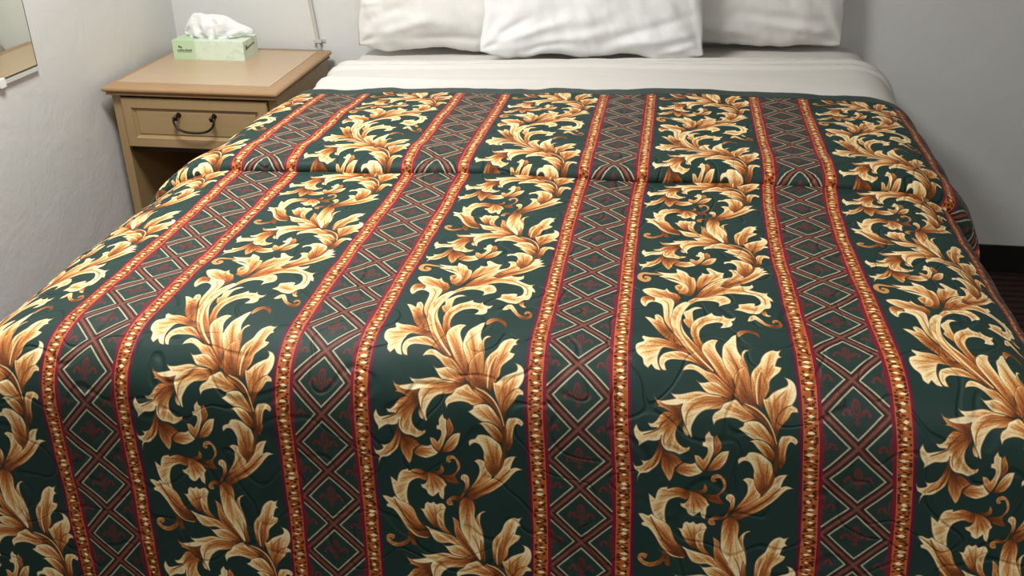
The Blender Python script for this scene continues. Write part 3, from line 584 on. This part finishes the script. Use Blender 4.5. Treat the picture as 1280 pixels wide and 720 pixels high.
# carton walls and a top with an oval slot
oc = [(tx0, ty0), (tx1, ty0), (tx1, ty1), (tx0, ty1)]
NS_ = 40; cxm, cym = (tx0+tx1)/2, (ty0+ty1)/2
lo = [bm.verts.new(W(x, y, tz0)) for x, y in oc]; hi = [bm.verts.new(W(x, y, tz1)) for x, y in oc]
for k in range(4): bm.faces.new((lo[k], lo[(k+1) % 4], hi[(k+1) % 4], hi[k]))
bm.faces.new(lo[::-1])
ov_ = [bm.verts.new(W(cxm+.115*math.cos(2*math.pi*k/NS_), cym+.034*math.sin(2*math.pi*k/NS_), tz1)) for k in range(NS_)]
ovl = [bm.verts.new(W(cxm+.115*math.cos(2*math.pi*k/NS_), cym+.034*math.sin(2*math.pi*k/NS_), tz1-.012)) for k in range(NS_)]
for k in range(NS_): bm.faces.new((ov_[k], ov_[(k+1) % NS_], ovl[(k+1) % NS_], ovl[k]))
bm.faces.new(ovl)
cn = [hi[2], hi[3], hi[0], hi[1]]; cidx = [5, 15, 25, 35]      # NE, NW, SW, SE
for c in range(4):
    a = cidx[c]; b = cidx[(c+1) % 4]; k = a
    ch = []
    while k % NS_ != b % NS_: ch.append(k % NS_); k += 1
    ch.append(b % NS_)
    bm.faces.new([cn[c], cn[(c+1) % 4]]+[ov_[q] for q in ch[::-1]])
bmesh.ops.triangulate(bm, faces=[f for f in bm.faces if len(f.verts) > 4])
adopt(from_bm('carton', bm, M_CARD), tb)
# small printed marks: mountain emblem with a line of lettering, and a mark on the end flap
bm = bmesh.new()
def quad(pts): bm.faces.new([bm.verts.new(W(*q)) for q in pts])
yq = ty0-.0012
for (ax, az, s) in ((-2.010, -.946, 1.0), (-2.002, -.948, .75)):
    f = [bm.verts.new(W(*q)) for q in ((ax-.007*s, yq, az), (ax+.007*s, yq, az), (ax, yq, az+.012*s))]; bm.faces.new(f)
random.seed(4); xx = -2.022
while xx < -1.952:
    wl = random.uniform(.003, .0055); hh = random.uniform(.005, .009); quad([(xx, yq, -.961), (xx+wl, yq, -.961), (xx+wl, yq, -.961+hh), (xx, yq, -.961+hh)]); xx += wl+.0016
quad([(-2.022, yq, -.966), (-1.952, yq, -.966), (-1.952, yq, -.9645), (-2.022, yq, -.9645)])
lo_ = from_bm('printed_emblem', bm, M_INK); lo_['label'] = 'small dark green emblem and lettering'; adopt(lo_, tb)
bm = bmesh.new(); xq = tx1+.0012
for k in range(14):
    y_ = 4.045+k*.0068; z_ = -.955+k*.0007; hh = .012 if k < 2 else random.uniform(.006, .010)
    quad([(xq, y_, z_), (xq, y_+.0046, z_), (xq, y_+.0046, z_+hh), (xq, y_, z_+hh)])
quad([(xq, 4.034, -.957), (xq, 4.046, -.957), (xq, 4.048, -.934), (xq, 4.034, -.936)])
ink = from_bm('printed_lettering', bm, M_INK); ink['label'] = 'dark green lettering on the end flap'; adopt(ink, tb)
# pulled-up tissue
def tissue():
    A, B = 64, 30; V = []; F = []
    top = [(0, .048), (.05, .078), (.16, .116), (.26, .117), (.40, .112), (.52, .106), (.68, .090), (.84, .066), (.95, .050), (1, .042)]
    def ztop(s):
        for (a, za), (b, zb) in zip(top, top[1:]):
            if s <= b: q = (s-a)/(b-a); return za+(zb-za)*q
        return top[-1][1]
    for sg in (-1, 1):
        for j in range(B+1):
            for i in range(A+1):
                s = i/A; q = j/B
                xl = -2.006+.012*math.sin(q*math.pi)*-1.2+.010*(1-q); xr = -1.752+.060*smo(q*1.2)
                xb0, xb1 = -1.985, -1.762
                x = (xb0+(xb1-xb0)*s)*(1-smo(q*1.3))+(xl+(xr-xl)*s)*smo(q*1.3)
                z = -.922+ztop(s)*q
                th = .040*(math.sin(math.pi*min(1, max(0, s)))**.55)*(1-q**3.0)**.7*(.45+.55*math.sin(math.pi*min(1, q*.75+.15)))
                pl = .016*math.sin(s*26+q*4.0+sg*.6)*math.sin(math.pi*s)*(.4+.6*q)*(1-q**4)+.012*fbm(s*5+sg, q*3, 1.7, 3)*(1-q**6)
                z += .008*fbm(s*4.2, 2.2+q, 5.5, 2)*q
                V.append((x, cym+sg*th+pl+.012*(s-.4)*q, z))
    n1 = (A+1)*(B+1)
    for k in (0, 1):
        for j in range(B):
            for i in range(A):
                a = k*n1+j*(A+1)+i; F.append((a, a+1, a+A+2, a+A+1) if k == 0 else (a+A+1, a+A+2, a+1, a))
    me = bpy.data.meshes.new('tissue'); me.from_pydata([tuple(W(*v)) for v in V], [], F)
    bm = bmesh.new(); bm.from_mesh(me); bmesh.ops.remove_doubles(bm, verts=bm.verts, dist=.0006); bmesh.ops.recalc_face_normals(bm, faces=bm.faces[:]); bm.to_mesh(me); bm.free()
    for p in me.polygons: p.use_smooth = True
    return link('tissue', me, None, M_TISSUE)
ts = tissue(); adopt(ts, tb)

# ------------------------------------------------------------------ room
XL, XR, YB, YF, ZC = -2.167, 3.1, 4.315, -2.2, 1.35
def slab(name, a, b, mat, bevel=0):
    bm = bmesh.new(); box(bm, a, b); return struct(from_bm(name, bm, mat, bevel=bevel))
T = .12
slab('floor', (XL-T, YF-T, FLOOR-T), (XR+T, YB+T, FLOOR), M_CARPET)
slab('ceiling', (XL-T, YF-T, ZC), (XR+T, YB+T, ZC+T), M_CEIL)
slab('wall_left', (XL-T, YF-T, FLOOR), (XL, YB+T, ZC), M_WALL)
slab('wall_back', (XL, YB, FLOOR), (XR, YB+T, ZC), M_WALL)
slab('wall_right', (XR, YF-T, FLOOR), (XR+T, YB+T, ZC), M_WALL)
slab('wall_front', (XL, YF-T, FLOOR), (XR, YF, ZC), M_WALL)
BH = FLOOR+.140
slab('baseboard_back', (XL+.012, YB-.012, FLOOR), (XR-.012, YB-.0005, BH), M_BASE, .002)
slab('baseboard_left', (XL+.0005, YF+.012, FLOOR), (XL+.012, YB-.012, BH), M_BASE, .002)
slab('baseboard_right', (XR-.012, YF+.012, FLOOR), (XR-.0005, YB-.012, BH), M_BASE, .002)

# ------------------------------------------------------------------ mirror on the left wall
mx1, my0, my1, mz0, mz1 = XL+.010, 2.35, 3.178, -.832, .35
mir = thing('wall_mirror', 'frameless wall mirror on the left wall, its lower corner in view', 'mirror', (XL, 2.8, mz0))
bm = bmesh.new(); box(bm, (XL+.001, my0, mz0), (mx1, my1, mz1)); adopt(from_bm('mirror_backing', bm, M_EDGE), mir)
bm = bmesh.new(); box(bm, (mx1, my0+.006, mz0+.006), (mx1+.001, my1-.006, mz1-.006)); adopt(from_bm('mirror_pane', bm, M_MIRROR), mir)
bm = bmesh.new(); box(bm, (XL+.0005, my0, mz0-.016), (mx1+.002, my1, mz0-.001)); adopt(from_bm('bottom_channel', bm, M_CHAN, bevel=.001), mir)
bm = bmesh.new(); box(bm, (XL+.0005, 2.938, mz0-.022), (mx1+.008, 2.968, mz0+.008)); c_ = from_bm('mirror_clip', bm, M_CLIP, bevel=.002); c_['label'] = 'white plastic clip'; adopt(c_, mir)

# ------------------------------------------------------------------ painted conduit on the back wall
cd = thing('wall_conduit', 'thin painted conduit running up the back wall behind the nightstand', 'pipe', (-1.453, YB, FLOOR))
bm = bmesh.new(); tube(bm, [W(-1.452, YB-.013, BH+.02), W(-1.453, YB-.013, -1.0), W(-1.478, YB-.013, -.78), W(-1.490, YB-.013, -.60), W(-1.490, YB-.013, ZC-.002)], .0068, 14)
adopt(from_bm('conduit_tube', bm, M_PIPE, smooth=True), cd)
bm = bmesh.new(); box(bm, (-1.476, YB-.026, -.972), (-1.438, YB-.0005, -.958)); box(bm, (-1.440, YB-.006, -.972), (-1.424, YB-.0005, -.958))
adopt(from_bm('conduit_strap', bm, M_PIPE, bevel=.001), cd)

# ------------------------------------------------------------------ lights
def area(name, loc, size, power, col, target=None):
    l = bpy.data.lights.new(name, 'AREA'); l.shape = 'DISK'; l.size = size; l.energy = power; l.color = col
    o = bpy.data.objects.new(name, l); COL.objects.link(o); o.location = W(*loc)
    if target is not None: o.rotation_euler = (W(*target)-W(*loc)).to_track_quat('-Z', 'Y').to_euler()
    return o
area('ceiling_light', (-1.25, 2.35, 1.12), .5, 29, (1, .985, .965))
area('room_fill', (.9, -.3, 1.27), .7, 15, (1, .985, .97))  # unseen fill added on the right-front side, no fixture
w = bpy.data.worlds.new('world'); SC.world = w; w.use_nodes = True
w.node_tree.nodes['Background'].inputs[0].default_value = (1, .98, .95, 1); w.node_tree.nodes['Background'].inputs[1].default_value = .15

# ------------------------------------------------------------------ camera
cam = bpy.data.cameras.new('camera'); co = bpy.data.objects.new('camera', cam); COL.objects.link(co)
cam.sensor_width = 36; cam.lens = 1156/1280*36; cam.clip_start = .02
co.location = W(0, 0, 0); co.rotation_euler = (math.radians(90-27.2), 0, math.radians(7.0))
SC.camera = co
SC.view_settings.view_transform = 'Standard'; SC.view_settings.look = 'None'; SC.view_settings.gamma = 1
SC.view_settings.use_curve_mapping = False; SC.view_settings.exposure = 0.5
